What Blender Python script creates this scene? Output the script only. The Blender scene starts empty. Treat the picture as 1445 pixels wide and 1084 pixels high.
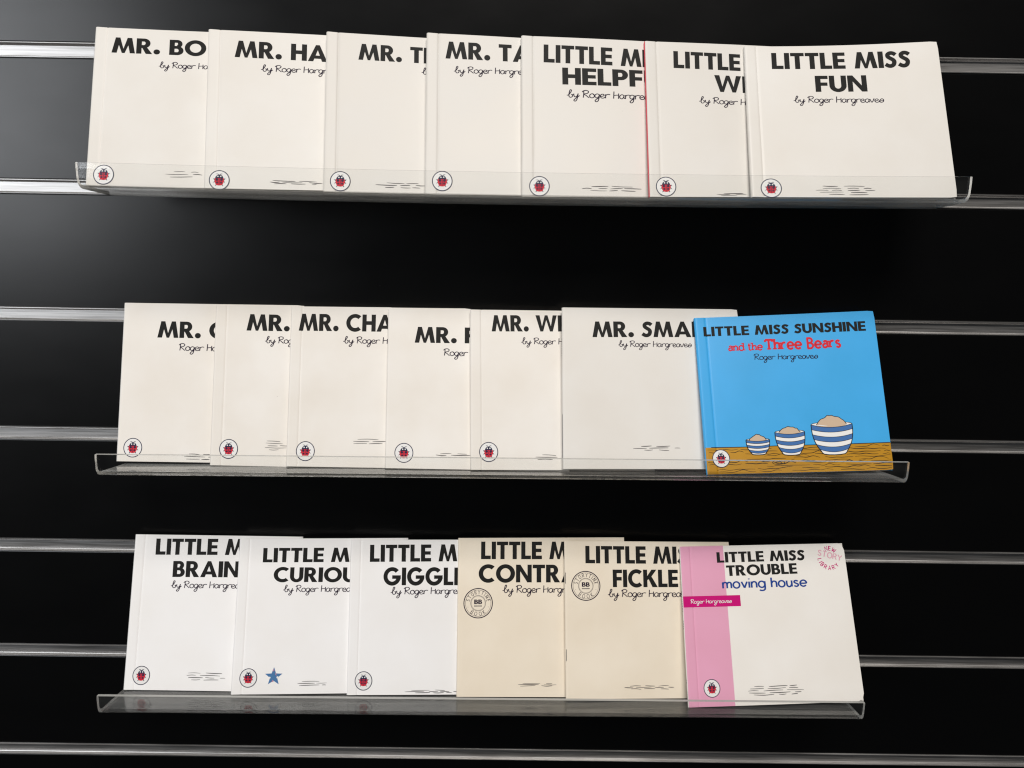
import bpy, bmesh, math, random
from mathutils import Vector, Matrix

random.seed(7)
sc = bpy.context.scene
MM = 0.001
Z0 = 1450.0          # height in mm of the top groove above the shop floor


def W(p):
    """scene millimetres (z measured from the top groove) -> Blender metres"""
    return Vector((p[0] * MM, p[1] * MM, (p[2] + Z0) * MM))


# ------------------------------------------------------------------ camera
cam = bpy.data.cameras.new("camera")
cam.sensor_fit = 'HORIZONTAL'
cam.sensor_width = 36.0
cam.lens = 36.0 * 1085.0 / 1445.0
cam.clip_start = 0.01
cam.clip_end = 50.0
cam_o = bpy.data.objects.new("camera", cam)
sc.collection.objects.link(cam_o)
_r = Vector((0.99987447, -0.00103089, 0.01581058))
_d = Vector((0.01524744, -0.20867096, -0.97786704))
_f = Vector((0.00430728, 0.97798536, -0.20862905))
m3 = Matrix((_r, -_d, -_f)).transposed()
cam_o.matrix_world = Matrix.Translation(W((0.0, -619.5, -119.8))) @ m3.to_4x4()
sc.camera = cam_o

# ------------------------------------------------------------------ world, lamps, exposure
world = bpy.data.worlds.new("World")
sc.world = world
world.use_nodes = True
bg = world.node_tree.nodes["Background"]
bg.inputs[0].default_value = (0.9, 0.95, 1.0, 1)
bg.inputs[1].default_value = 0.022


def area(name, loc, target, sx, sy, power, col):
    L = bpy.data.lights.new(name, 'AREA')
    L.shape = 'RECTANGLE'
    L.size, L.size_y = sx, sy
    L.energy = power
    L.color = col
    o = bpy.data.objects.new(name, L)
    sc.collection.objects.link(o)
    p, t = W(loc), W(target)
    o.location = p
    o.rotation_euler = (t - p).to_track_quat('-Z', 'Y').to_euler()
    return o


# ceiling panel above and in front of the display, and the shop window far to the left
area("ceiling_lamp", (250, -2250, 2450), (0, 0, -320), 1.5, 0.8, 111.0, (1.0, 0.953, 0.90))
area("window_lamp", (-1720, -1500, 250), (-100, 0, -200), 1.25, 0.95, 20.5, (0.93, 0.96, 1.0))

sc.view_settings.view_transform = 'Standard'
sc.view_settings.look = 'None'
sc.view_settings.exposure = 0.0
sc.view_settings.gamma = 1.0
sc.view_settings.use_curve_mapping = False
sc.cycles.use_denoising = True
sc.cycles.pixel_filter_type = 'BLACKMAN_HARRIS'
sc.cycles.filter_width = 1.2
sc.cycles.max_bounces = 12
sc.cycles.transparent_max_bounces = 24
sc.cycles.caustics_reflective = False
sc.cycles.caustics_refractive = False


# ------------------------------------------------------------------ materials
def mat(name, col, rough=0.5, metal=0.0, spec=0.5):
    m = bpy.data.materials.new(name)
    m.use_nodes = True
    b = m.node_tree.nodes["Principled BSDF"]
    b.inputs["Base Color"].default_value = (*col, 1)
    b.inputs["Roughness"].default_value = rough
    b.inputs["Metallic"].default_value = metal
    b.inputs["Specular IOR Level"].default_value = spec
    return m


def nodes(m):
    return m.node_tree.nodes, m.node_tree.links, m.node_tree.nodes["Principled BSDF"]


def paper(name, col, amount=0.05, rough=0.42):
    """printed card: faint yellowing, handling smudges and tiny specks, laminated gloss"""
    m = mat(name, col, rough, 0.0, 0.22)
    n, l, b = nodes(m)
    tc = n.new("ShaderNodeTexCoord")
    n1 = n.new("ShaderNodeTexNoise")
    n1.inputs["Scale"].default_value = 22
    n1.inputs["Detail"].default_value = 5
    l.new(tc.outputs["Object"], n1.inputs["Vector"])
    r1 = n.new("ShaderNodeValToRGB")
    r1.color_ramp.elements[0].position = 0.3
    r1.color_ramp.elements[1].position = 0.7
    r1.color_ramp.elements[0].color = (*[c * (1 - amount * k) for c, k in zip(col, (1.0, 1.4, 2.0))], 1)
    r1.color_ramp.elements[1].color = (*[min(1, c * (1 + amount * 0.3)) for c in col], 1)
    l.new(n1.outputs["Fac"], r1.inputs["Fac"])
    v = n.new("ShaderNodeTexVoronoi")
    v.inputs["Scale"].default_value = 60
    v.inputs["Randomness"].default_value = 1.0
    l.new(tc.outputs["Object"], v.inputs["Vector"])
    n3 = n.new("ShaderNodeTexNoise")
    n3.inputs["Scale"].default_value = 35
    l.new(tc.outputs["Object"], n3.inputs["Vector"])
    lt = n.new("ShaderNodeMath")
    lt.operation = 'MULTIPLY_ADD'          # speck radius follows a noise, most cells have none
    lt.inputs[1].default_value = 0.30
    lt.inputs[2].default_value = -0.165
    l.new(n3.outputs["Fac"], lt.inputs[0])
    cmp_ = n.new("ShaderNodeMath")
    cmp_.operation = 'LESS_THAN'
    l.new(v.outputs["Distance"], cmp_.inputs[0])
    l.new(lt.outputs[0], cmp_.inputs[1])
    mx = n.new("ShaderNodeMix")
    mx.data_type = 'RGBA'
    sf = n.new("ShaderNodeMath")
    sf.operation = 'MULTIPLY'
    sf.inputs[1].default_value = 0.35
    l.new(cmp_.outputs[0], sf.inputs[0])
    l.new(sf.outputs[0], mx.inputs["Factor"])
    l.new(r1.outputs["Color"], mx.inputs["A"])
    mx.inputs["B"].default_value = (0.25, 0.22, 0.19, 1)
    l.new(mx.outputs["Result"], b.inputs["Base Color"])
    n2 = n.new("ShaderNodeTexNoise")
    n2.inputs["Scale"].default_value = 9
    n2.inputs["Detail"].default_value = 3
    l.new(tc.outputs["Object"], n2.inputs["Vector"])
    bp = n.new("ShaderNodeBump")
    bp.inputs["Strength"].default_value = 0.10
    bp.inputs["Distance"].default_value = 0.004
    l.new(n2.outputs["Fac"], bp.inputs["Height"])
    l.new(bp.outputs["Normal"], b.inputs["Normal"])
    mr = n.new("ShaderNodeMapRange")
    mr.inputs["To Min"].default_value = rough - 0.1
    mr.inputs["To Max"].default_value = rough + 0.12
    l.new(n1.outputs["Fac"], mr.inputs["Value"])
    l.new(mr.outputs["Result"], b.inputs["Roughness"])
    return m


M = {  # white card tones partly hold each row's brightness, offsetting the lamp's falloff
    'white': paper('white_card', (0.765, 0.74, 0.70), 0.035),
    'white_dimmed': paper('dimmed_white_card', (0.71, 0.685, 0.645), 0.035),  # same white card, darker: weaker light on top-row covers put into the colour
    'white_lifted': paper('lifted_white_card', (0.86, 0.83, 0.785), 0.03),  # same white card, lighter: bottom-row brightness put into the colour
    'cool': paper('bright_white_card', (0.89, 0.88, 0.875), 0.025),
    'warm': paper('aged_white_card', (0.825, 0.792, 0.745), 0.05),
    'cream': paper('cream_card', (0.85, 0.765, 0.635), 0.05),
    'blue': paper('sky_blue_card', (0.055, 0.395, 0.80), 0.04, 0.34),
    'pink': paper('pink_card', (0.77, 0.37, 0.52), 0.03, 0.36),
    'wood': paper('ochre_print', (0.50, 0.255, 0.02), 0.10, 0.34),
    'pages': mat('paper_pages', (0.76, 0.72, 0.64), 0.8, 0, 0.2),
    'rose': mat('red_spine_card', (0.72, 0.07, 0.10), 0.45),
    'ink': mat('black_ink', (0.013, 0.013, 0.012), 0.55, 0, 0.12),
    'pen': mat('dark_pen_ink', (0.02, 0.012, 0.03), 0.55, 0, 0.12),
    'greyink': mat('grey_pen_ink', (0.035, 0.03, 0.035), 0.55, 0, 0.12),
    'navy': mat('navy_ink', (0.018, 0.02, 0.055), 0.55, 0, 0.12),
    'red': mat('red_ink', (0.62, 0.028, 0.045), 0.55, 0, 0.12),
    'magenta': mat('magenta_ink', (0.56, 0.004, 0.17), 0.55, 0, 0.12),
    'rosepink': mat('pale_rose_ink', (0.78, 0.42, 0.50), 0.55, 0, 0.12),
    'royal': mat('royal_blue_ink', (0.015, 0.055, 0.27), 0.55, 0, 0.12),
    'bowl': mat('bowl_blue_ink', (0.06, 0.16, 0.40), 0.55, 0, 0.12),
    'bowlw': mat('bowl_white_ink', (0.82, 0.81, 0.79), 0.55, 0, 0.12),
    'oat': mat('oat_ink', (0.60, 0.45, 0.32), 0.55, 0, 0.12),
    'star': mat('foil_star', (0.07, 0.19, 0.40), 0.35, 0.1),
    'starpink': mat('foil_star_pink', (0.60, 0.30, 0.42), 0.3, 0.3),
    'cleanwhite': mat('white_ink', (0.80, 0.79, 0.775), 0.55, 0, 0.15),
    'staple': mat('steel_staple', (0.45, 0.44, 0.42), 0.35, 1.0),
}

# black laminate board: near black, satin, faint grain and dust
lam = mat('black_laminate', (0.0011, 0.0011, 0.0012), 0.4, 0, 0.5)
n, l, b = nodes(lam)
tc = n.new("ShaderNodeTexCoord")
mp = n.new("ShaderNodeMapping")
mp.inputs["Scale"].default_value = (5, 8, 11)
l.new(tc.outputs["Object"], mp.inputs["Vector"])
ns = n.new("ShaderNodeTexNoise")
ns.inputs["Scale"].default_value = 3
ns.inputs["Detail"].default_value = 6
l.new(mp.outputs["Vector"], ns.inputs["Vector"])
mr = n.new("ShaderNodeMapRange")
mr.inputs["To Min"].default_value = 0.25
mr.inputs["To Max"].default_value = 0.33
l.new(ns.outputs["Fac"], mr.inputs["Value"])
l.new(mr.outputs["Result"], b.inputs["Roughness"])
n2 = n.new("ShaderNodeTexNoise")
n2.inputs["Scale"].default_value = 420
n2.inputs["Detail"].default_value = 2
l.new(tc.outputs["Object"], n2.inputs["Vector"])
bp = n.new("ShaderNodeBump")
bp.inputs["Strength"].default_value = 0.02
bp.inputs["Distance"].default_value = 0.0006
l.new(n2.outputs["Fac"], bp.inputs["Height"])
l.new(bp.outputs["Normal"], b.inputs["Normal"])
vd = n.new("ShaderNodeTexVoronoi")
vd.inputs["Scale"].default_value = 55
l.new(tc.outputs["Object"], vd.inputs["Vector"])
nd = n.new("ShaderNodeTexNoise")
nd.inputs["Scale"].default_value = 14
nd.inputs["Detail"].default_value = 3
l.new(tc.outputs["Object"], nd.inputs["Vector"])
ma = n.new("ShaderNodeMath")
ma.operation = 'MULTIPLY_ADD'
ma.inputs[1].default_value = 0.34
ma.inputs[2].default_value = -0.195
l.new(nd.outputs["Fac"], ma.inputs[0])
lt = n.new("ShaderNodeMath")
lt.operation = 'LESS_THAN'
l.new(vd.outputs["Distance"], lt.inputs[0])
l.new(ma.outputs[0], lt.inputs[1])
mx = n.new("ShaderNodeMix")
mx.data_type = 'RGBA'
mx.inputs["A"].default_value = (0.0011, 0.0011, 0.0012, 1)
mx.inputs["B"].default_value = (0.03, 0.029, 0.028, 1)
l.new(lt.outputs[0], mx.inputs["Factor"])
l.new(mx.outputs["Result"], b.inputs["Base Color"])
M['laminate'] = lam

# brushed aluminium groove channels with dull streaks
alu = mat('aluminium', (0.62, 0.61, 0.60), 0.36, 0.96)
n, l, b = nodes(alu)
tc = n.new("ShaderNodeTexCoord")
mp = n.new("ShaderNodeMapping")
mp.inputs["Scale"].default_value = (8, 300, 300)
l.new(tc.outputs["Object"], mp.inputs["Vector"])
ns = n.new("ShaderNodeTexNoise")
ns.inputs["Scale"].default_value = 2.5
ns.inputs["Detail"].default_value = 5
l.new(mp.outputs["Vector"], ns.inputs["Vector"])
mr = n.new("ShaderNodeMapRange")
mr.inputs["To Min"].default_value = 0.32
mr.inputs["To Max"].default_value = 0.52
l.new(ns.outputs["Fac"], mr.inputs["Value"])
l.new(mr.outputs["Result"], b.inputs["Roughness"])
r1 = n.new("ShaderNodeValToRGB")
r1.color_ramp.elements[0].position = 0.3
r1.color_ramp.elements[0].color = (0.34, 0.33, 0.32, 1)
r1.color_ramp.elements[1].position = 0.6
r1.color_ramp.elements[1].color = (0.56, 0.55, 0.54, 1)
l.new(ns.outputs["Fac"], r1.inputs["Fac"])
l.new(r1.outputs["Color"], b.inputs["Base Color"])
M['aluminium'] = alu

# clear acrylic sheet: see-through with a Fresnel gloss; cut edges get their brightness from a pale colour
acr = bpy.data.materials.new('clear_acrylic')
acr.use_nodes = True
n, l = acr.node_tree.nodes, acr.node_tree.links
n.remove(n["Principled BSDF"])
out = n["Material Output"]
tr = n.new("ShaderNodeBsdfTransparent")
tr.inputs[0].default_value = (0.997, 1.0, 0.998, 1)
gl = n.new("ShaderNodeBsdfGlossy")
gl.inputs["Roughness"].default_value = 0.06
gl.inputs[0].default_value = (1, 1, 1, 1)
fr = n.new("ShaderNodeFresnel")
geo = n.new("ShaderNodeNewGeometry")      # same reflectance on entering and leaving the thin sheet
ior = n.new("ShaderNodeMapRange")
ior.inputs["To Min"].default_value = 1.42
ior.inputs["To Max"].default_value = 1.0 / 1.42
l.new(geo.outputs["Backfacing"], ior.inputs["Value"])
l.new(ior.outputs["Result"], fr.inputs["IOR"])
tc = n.new("ShaderNodeTexCoord")
ns = n.new("ShaderNodeTexNoise")
ns.inputs["Scale"].default_value = 30
ns.inputs["Detail"].default_value = 4
l.new(tc.outputs["Object"], ns.inputs["Vector"])
mr = n.new("ShaderNodeMapRange")
mr.inputs["From Min"].default_value = 0.3
mr.inputs["From Max"].default_value = 0.8
mr.inputs["To Min"].default_value = 0.022
mr.inputs["To Max"].default_value = 0.14
l.new(ns.outputs["Fac"], mr.inputs["Value"])
l.new(mr.outputs["Result"], gl.inputs["Roughness"])
mix = n.new("ShaderNodeMixShader")
l.new(fr.outputs[0], mix.inputs[0])
l.new(tr.outputs[0], mix.inputs[1])
l.new(gl.outputs[0], mix.inputs[2])
# fine scratches and dust on the sheet scatter a little light
df = n.new("ShaderNodeBsdfDiffuse")
df.inputs[0].default_value = (0.75, 0.76, 0.74, 1)
mix2 = n.new("ShaderNodeMixShader")
mr2 = n.new("ShaderNodeMapRange")
mr2.inputs["From Min"].default_value = 0.35
mr2.inputs["From Max"].default_value = 0.75
mr2.inputs["To Min"].default_value = 0.0
mr2.inputs["To Max"].default_value = 0.014
l.new(ns.outputs["Fac"], mr2.inputs["Value"])
l.new(mr2.outputs["Result"], mix2.inputs[0])
l.new(mix.outputs[0], mix2.inputs[1])
l.new(df.outputs[0], mix2.inputs[2])
l.new(mix2.outputs[0], out.inputs["Surface"])
M['acrylic'] = acr
# ledge floor: same sheet plus a grey scatter haze standing in for piped light
haze_mat = acr.copy()
haze_mat.name = 'light_haze_acrylic'
n, l = haze_mat.node_tree.nodes, haze_mat.node_tree.links
mo = n["Material Output"]
src = mo.inputs["Surface"].links[0].from_socket
dd = n.new("ShaderNodeBsdfDiffuse")
dd.inputs[0].default_value = (0.72, 0.72, 0.70, 1)
tt = n.new("ShaderNodeBsdfTranslucent")
tt.inputs[0].default_value = (0.72, 0.72, 0.70, 1)
m1 = n.new("ShaderNodeMixShader")
l.new(dd.outputs[0], m1.inputs[1])
l.new(tt.outputs[0], m1.inputs[2])
m2 = n.new("ShaderNodeMixShader")
tcs = n.new("ShaderNodeTexCoord")
mps = n.new("ShaderNodeMapping")
mps.inputs["Scale"].default_value = (12, 160, 160)
l.new(tcs.outputs["Object"], mps.inputs["Vector"])
nss = n.new("ShaderNodeTexNoise")
nss.inputs["Scale"].default_value = 3
nss.inputs["Detail"].default_value = 5
l.new(mps.outputs["Vector"], nss.inputs["Vector"])
mrs = n.new("ShaderNodeMapRange")
mrs.inputs["From Min"].default_value = 0.3
mrs.inputs["From Max"].default_value = 0.7
mrs.inputs["To Min"].default_value = 0.05
mrs.inputs["To Max"].default_value = 0.17
l.new(nss.outputs["Fac"], mrs.inputs["Value"])
l.new(mrs.outputs["Result"], m2.inputs[0])
l.new(src, m2.inputs[1])
l.new(m1.outputs[0], m2.inputs[2])
l.new(m2.outputs[0], mo.inputs["Surface"])
M['light_haze'] = haze_mat
edge = mat('acrylic_cut_edge', (0.66, 0.66, 0.63), 0.25, 0.0, 0.6)  # light gathered in the edge is put into this pale base colour
edge.node_tree.nodes["Principled BSDF"].inputs["Transmission Weight"].default_value = 0.45
M['edge'] = edge


# ------------------------------------------------------------------ object helpers
def link(name, verts, faces, mats, parent=None, fmats=None, smooth=False):
    me = bpy.data.meshes.new(name)
    me.from_pydata([tuple(v) for v in verts], [], faces)
    for m in (mats if isinstance(mats, (list, tuple)) else [mats]):
        me.materials.append(m)
    if fmats:
        me.polygons.foreach_set('material_index', fmats)
    if smooth:
        me.polygons.foreach_set('use_smooth', [True] * len(me.polygons))
    me.update()
    o = bpy.data.objects.new(name, me)
    sc.collection.objects.link(o)
    if parent is not None:
        o.parent = parent
        o.matrix_parent_inverse = parent.matrix_world.inverted()
    return o


def empty(name, loc_mm):
    o = bpy.data.objects.new(name, None)
    o.empty_display_size = 0.02
    sc.collection.objects.link(o)
    o.location = W(loc_mm)
    o.matrix_world = Matrix.Translation(W(loc_mm))
    return o


def extrude(profile, x0, x1, nx, warp=None):
    """closed (y, z) profile swept along x -> verts, faces (end caps last)"""
    vs, fs = [], []
    n_ = len(profile)
    for i in range(nx + 1):
        x = x0 + (x1 - x0) * i / nx
        for (y, z) in profile:
            p = (x, y, z)
            vs.append(W(warp(p) if warp else p))
    for i in range(nx):
        for j in range(n_):
            k = (j + 1) % n_
            fs.append((i * n_ + j, (i + 1) * n_ + j, (i + 1) * n_ + k, i * n_ + k))
    caps = [tuple(range(n_)), tuple(nx * n_ + j for j in reversed(range(n_)))]
    return vs, fs + caps


def fix_normals(o):
    bm = bmesh.new()
    bm.from_mesh(o.data)
    bmesh.ops.recalc_face_normals(bm, faces=bm.faces)
    bm.to_mesh(o.data)
    bm.free()


# ------------------------------------------------------------------ the slatted wall
wall = empty('slat_wall', (0, 0, -1450))
wall['kind'] = 'structure'
wall['label'] = 'black laminate slatted display wall with aluminium lined grooves'
GH = 5.4             # half height of a groove
for k in range(-3, 12):
    zc = -100.0 * k + 50.0       # board k lies between groove k-1 and groove k
    z1, z0 = zc + 50 - GH, zc - 50 + GH
    prof = [(0.0, z0 + 0.9), (0.0, z1 - 0.9), (0.3, z1 - 0.25), (0.9, z1), (18, z1), (18, z0), (0.9, z0), (0.3, z0 + 0.25)]
    v, f = extrude(prof, -1300, 1300, 1)
    o = link('board', v, f, M['laminate'], wall)
    fix_normals(o)
for k in range(-3, 11):
    zc = -100.0 * k
    a = GH
    inner = [(-0.7, a - 0.1), (-0.75, a - 0.55), (0.5, a - 0.8), (1.7, a - 1.3), (2.4, a - 2.1), (2.2, -a + 1.6), (1.9, -a + 1.15), (1.2, -a + 0.95), (-0.75, -a + 0.62), (-0.7, -a + 0.1)]
    outer = [(0.2, -a - 0.3), (0.9, -a + 0.3), (17.0, -a + 0.3), (17.0, a - 0.3), (0.9, a - 0.3), (0.2, a + 0.3)]
    prof = [(y, z + zc) for y, z in inner + outer]
    v, f = extrude(prof, -1300, 1300, 1)
    o = link('groove_channel', v, f, M['aluminium'], wall)
    fix_normals(o)

# ------------------------------------------------------------------ three acrylic ledges
# front-left / front-right height of the ledge top (mm), x extent, floor fall per mm towards the wall, mid-span sag, groove
SHELVES = [
    dict(zl=-101.0, zr=-101.0, x0=-292.5, x1=310.0, fall=0.08, sag=2.0, groove=0,
         label='long clear acrylic ledge of the top row, holding seven books', ),
    dict(zl=-305.6, zr=-302.4, x0=-299.5, x1=292.5, fall=0.13, sag=0.0, groove=-200,
         label='clear acrylic ledge of the middle row, with the sky blue book at its right end'),
    dict(zl=-502.0, zr=-499.0, x0=-317.0, x1=282.0, fall=0.13, sag=0.0, groove=-400,
         label='clear acrylic ledge of the bottom row, holding six books'),
]
YF, TH, LIP = -85.0, 2.6, 14.6
for s in SHELVES:
    root = empty('acrylic_ledge', ((s['x0'] + s['x1']) / 2, -60, (s['zl'] + s['zr']) / 2))
    root['label'] = s['label']
    root['category'] = 'display shelf'
    root['group'] = 'clear acrylic ledges hung on the slatted wall'

    def warp(p, s=s):
        t = (p[0] - s['x0']) / (s['x1'] - s['x0'])
        q = (2 * t - 1)
        return (p[0], p[1], p[2] + s['zl'] + (s['zr'] - s['zl']) * t - s['sag'] * (1 - q * q))
    # profile, z relative to the ledge top at the front; inner bend radius 4.5
    fl = s['fall']
    ri, ro = 4.5, 4.5 + TH
    cy, cz = YF + TH + ri, ri - 0.1
    ins = [(YF + TH + 0.35, LIP), (YF + TH, LIP - 4)]
    ins += [(cy - ri * math.cos(a), cz - ri * math.sin(a)) for a in [math.radians(x) for x in range(0, 91, 15)]]
    yb = -43.0
    ins += [(yb, -fl * (yb - YF))]
    outs = [(yb, -fl * (yb - YF) - TH)]
    outs += [(cy - ro * math.cos(a), cz - ro * math.sin(a)) for a in [math.radians(x) for x in range(90, -1, -15)]]
    outs += [(YF, LIP - 4), (YF + 0.35, LIP)]
    prof = ins + outs
    v, f = extrude(prof, s['x0'], s['x1'], 24, warp)
    nf = len(f)
    npf = len(prof)
    fm = []
    for i in range(24):
        for j in range(npf):
            fm.append(1 if j in (npf - 1, len(ins) - 1) else (2 if len(ins) - 3 <= j <= len(ins) + 2 else 0))
    fm += [1, 1]
    o = link('bent_tray', v, f, [M['acrylic'], M['edge'], M['light_haze']], root, fm)
    fix_normals(o)
    # backing plate that the books lean on, hooked into the groove above
    zb = -fl * (yb - YF)
    top = s['groove'] - (s['zl'] + s['zr']) / 2 - 2
    pl = [(yb + 0.4, zb - TH), (yb + 0.4, zb + 1.2), (-1.8, top), (5.5, top), (5.5, top - 1.8), (0.6, top - 1.8), (yb + 2.6, zb - TH)]
    v, f = extrude(pl, s['x0'] + 60, s['x1'] - 60, 1, warp)
    o = link('back_plate', v, f, [M['acrylic']], root)
    fix_normals(o)

# ------------------------------------------------------------------ lettering (flat print built as thin outlines)
def smooth(pts, sub=5, closed=False):
    if len(pts) < 3:
        return list(pts)
    n_ = len(pts)
    out = []
    rng = range(n_) if closed else range(n_ - 1)
    for i in rng:
        g = (lambda k: pts[k % n_]) if closed else (lambda k: pts[max(0, min(n_ - 1, k))])
        p0, p1, p2, p3 = g(i - 1), g(i), g(i + 1), g(i + 2)
        for s_ in range(sub):
            t = s_ / sub
            out.append(tuple(0.5 * (2 * p1[c] + (p2[c] - p0[c]) * t + (2 * p0[c] - 5 * p1[c] + 4 * p2[c] - p3[c]) * t * t
                                    + (3 * p1[c] - p0[c] - 3 * p2[c] + p3[c]) * t ** 3) for c in (0, 1)))
    if not closed:
        out.append(tuple(pts[-1]))
    return out


def ribbon(pts, w, closed=False, taper=0.0):
    """a pen line of width w along pts -> one strip of quads"""
    n_ = len(pts)
    L, R_ = [], []
    for i in range(n_):
        if closed:
            a, b_ = pts[i - 1], pts[(i + 1) % n_]
        else:
            a, b_ = pts[max(0, i - 1)], pts[min(n_ - 1, i + 1)]
        dx, dy = b_[0] - a[0], b_[1] - a[1]
        q = math.hypot(dx, dy) or 1.0
        k = w / 2
        if taper and not closed:
            k *= 1 - taper * abs(2 * i / max(1, n_ - 1) - 1) ** 2
        ox, oy = -dy / q * k, dx / q * k
        # widen at corners so the pen keeps its width
        if 0 < i < n_ - 1 or closed:
            u1 = (pts[i][0] - pts[i - 1][0], pts[i][1] - pts[i - 1][1])
            q1 = math.hypot(*u1) or 1
            c = abs(u1[0] / q1 * dx / q + u1[1] / q1 * dy / q)
            ox, oy = ox / max(c, 0.55), oy / max(c, 0.55)
        L.append((pts[i][0] + ox, pts[i][1] + oy))
        R_.append((pts[i][0] - ox, pts[i][1] - oy))
    polys = []
    for i in range(n_ if closed else n_ - 1):
        j = (i + 1) % n_
        polys.append([L[i], L[j], R_[j], R_[i]])
    return polys


def rect(x0, y0, x1, y1):
    return [[(x0, y0), (x1, y0), (x1, y1), (x0, y1)]]


def ring(cx, cy, rx, ry, tx, ty, a0=0, a1=360, n_=26):
    P = []
    for i in range(n_):
        A = math.radians(a0 + (a1 - a0) * i / n_)
        B = math.radians(a0 + (a1 - a0) * (i + 1) / n_)
        f_ = lambda a, k: (cx + (rx - k * tx) * math.cos(a), cy + (ry - k * ty) * math.sin(a))
        P.append([f_(A, 0), f_(B, 0), f_(B, 1), f_(A, 1)])
    return P


def disc(cx, cy, rx, ry, n_=20):
    return [[(cx + rx * math.cos(2 * math.pi * i / n_), cy + ry * math.sin(2 * math.pi * i / n_)) for i in range(n_)]]


S, Bb = 0.26, 0.205
HEAVY = {   # heavy geometric capitals, cap height 1: (shapes, width)
    'L': ([rect(0, 0, S, 1), rect(S, 0, .60, Bb)], .60),
    'I': ([rect(0, 0, .265, 1)], .265),
    'T': ([rect(0, 1 - Bb, .70, 1), rect(.22, 0, .48, 1 - Bb)], .70),
    'E': ([rect(0, 0, S, 1), rect(S, 0, .63, Bb), rect(S, .40, .60, .60), rect(S, 1 - Bb, .63, 1)], .63),
    'F': ([rect(0, 0, S, 1), rect(S, .375, .57, .58), rect(S, 1 - Bb, .60, 1)], .60),
    'H': ([rect(0, 0, S, 1), rect(.56, 0, .82, 1), rect(S, .39, .56, .61)], .82),
    'N': ([rect(0, 0, .24, 1), rect(.65, 0, .89, 1), [[(.0, 1), (.25, 1), (.89, 0), (.64, 0)]]], .89),
    'M': ([[[(0, 0), (.255, 0), (.385, .72), (.36, 1), (.175, 1)]], [[(1.16, 0), (.905, 0), (.775, .72), (.80, 1), (.985, 1)]],
           [[(.19, 1), (.40, 1), (.65, .0), (.51, .0)]], [[(.97, 1), (.76, 1), (.51, .0), (.65, .0)]]], 1.16),
    'A': ([[[(0, 0), (.275, 0), (.60, 1), (.40, 1)]], [[(1.0, 0), (.725, 0), (.40, 1), (.60, 1)]], rect(.27, .17, .73, .36)], 1.0),
    'W': ([[[(0, 1), (.265, 1), (.475, 0), (.29, 0)]], [[(.31, 0), (.475, 0), (.785, 1), (.605, 1)]],
           [[(1.39, 1), (1.125, 1), (.915, 0), (1.10, 0)]], [[(1.08, 0), (.915, 0), (.605, 1), (.785, 1)]]], 1.39),
    'K': ([rect(0, 0, S, 1), [[(S, .40), (S, .64), (.54, 1), (.86, 1), (.46, .52)]], [[(.29, .56), (.50, .66), (.92, 0), (.58, 0)]]], .90),
    'P': ([rect(0, 0, S, 1), rect(S, 1 - .20, .38, 1), rect(S, .36, .38, .56), ring(.38, .68, .32, .32, .25, .20, -90, 90, 16)], .70),
    'R': ([rect(0, 0, S, 1), rect(S, 1 - .20, .38, 1), rect(S, .38, .38, .57), ring(.38, .69, .31, .31, .245, .20, -90, 90, 16),
           [[(.27, .42), (.53, .42), (.80, 0), (.48, 0)]]], .80),
    'B': ([rect(0, 0, S, 1), rect(S, 1 - .19, .38, 1), rect(S, .415, .40, .60), rect(S, 0, .40, .19),
           ring(.38, .735, .265, .265, .225, .19, -90, 90, 14), ring(.40, .295, .31, .295, .245, .19, -90, 90, 14)], .71),
    'O': ([ring(.54, .5, .54, .525, .255, .225, 0, 360, 36)], 1.08),
    'C': ([ring(.54, .5, .54, .525, .255, .225, 48, 312, 30)], .92),
    'G': ([ring(.54, .5, .54, .525, .255, .225, 42, 345, 32), rect(.54, .36, 1.07, .56)], 1.08),
    'U': ([rect(0, .38, .25, 1), rect(.55, .38, .80, 1), ring(.40, .385, .40, .405, .25, .215, 180, 360, 20)], .80),
    'S': ([ribbon(smooth([(.575, .775), (.46, .865), (.315, .885), (.185, .80), (.185, .675), (.29, .575), (.42, .485), (.485, .375),
                          (.45, .205), (.335, .115), (.195, .115), (.035, .215)], 5), .225)], .62),
    'Y': ([[[(0, 1), (.29, 1), (.52, .52), (.40, .36)]], [[(.84, 1), (.55, 1), (.32, .52), (.44, .36)]], rect(.29, 0, .55, .46)], .84),
    '.': ([disc(.165, .155, .165, .165, 16)], .33),
}
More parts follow.
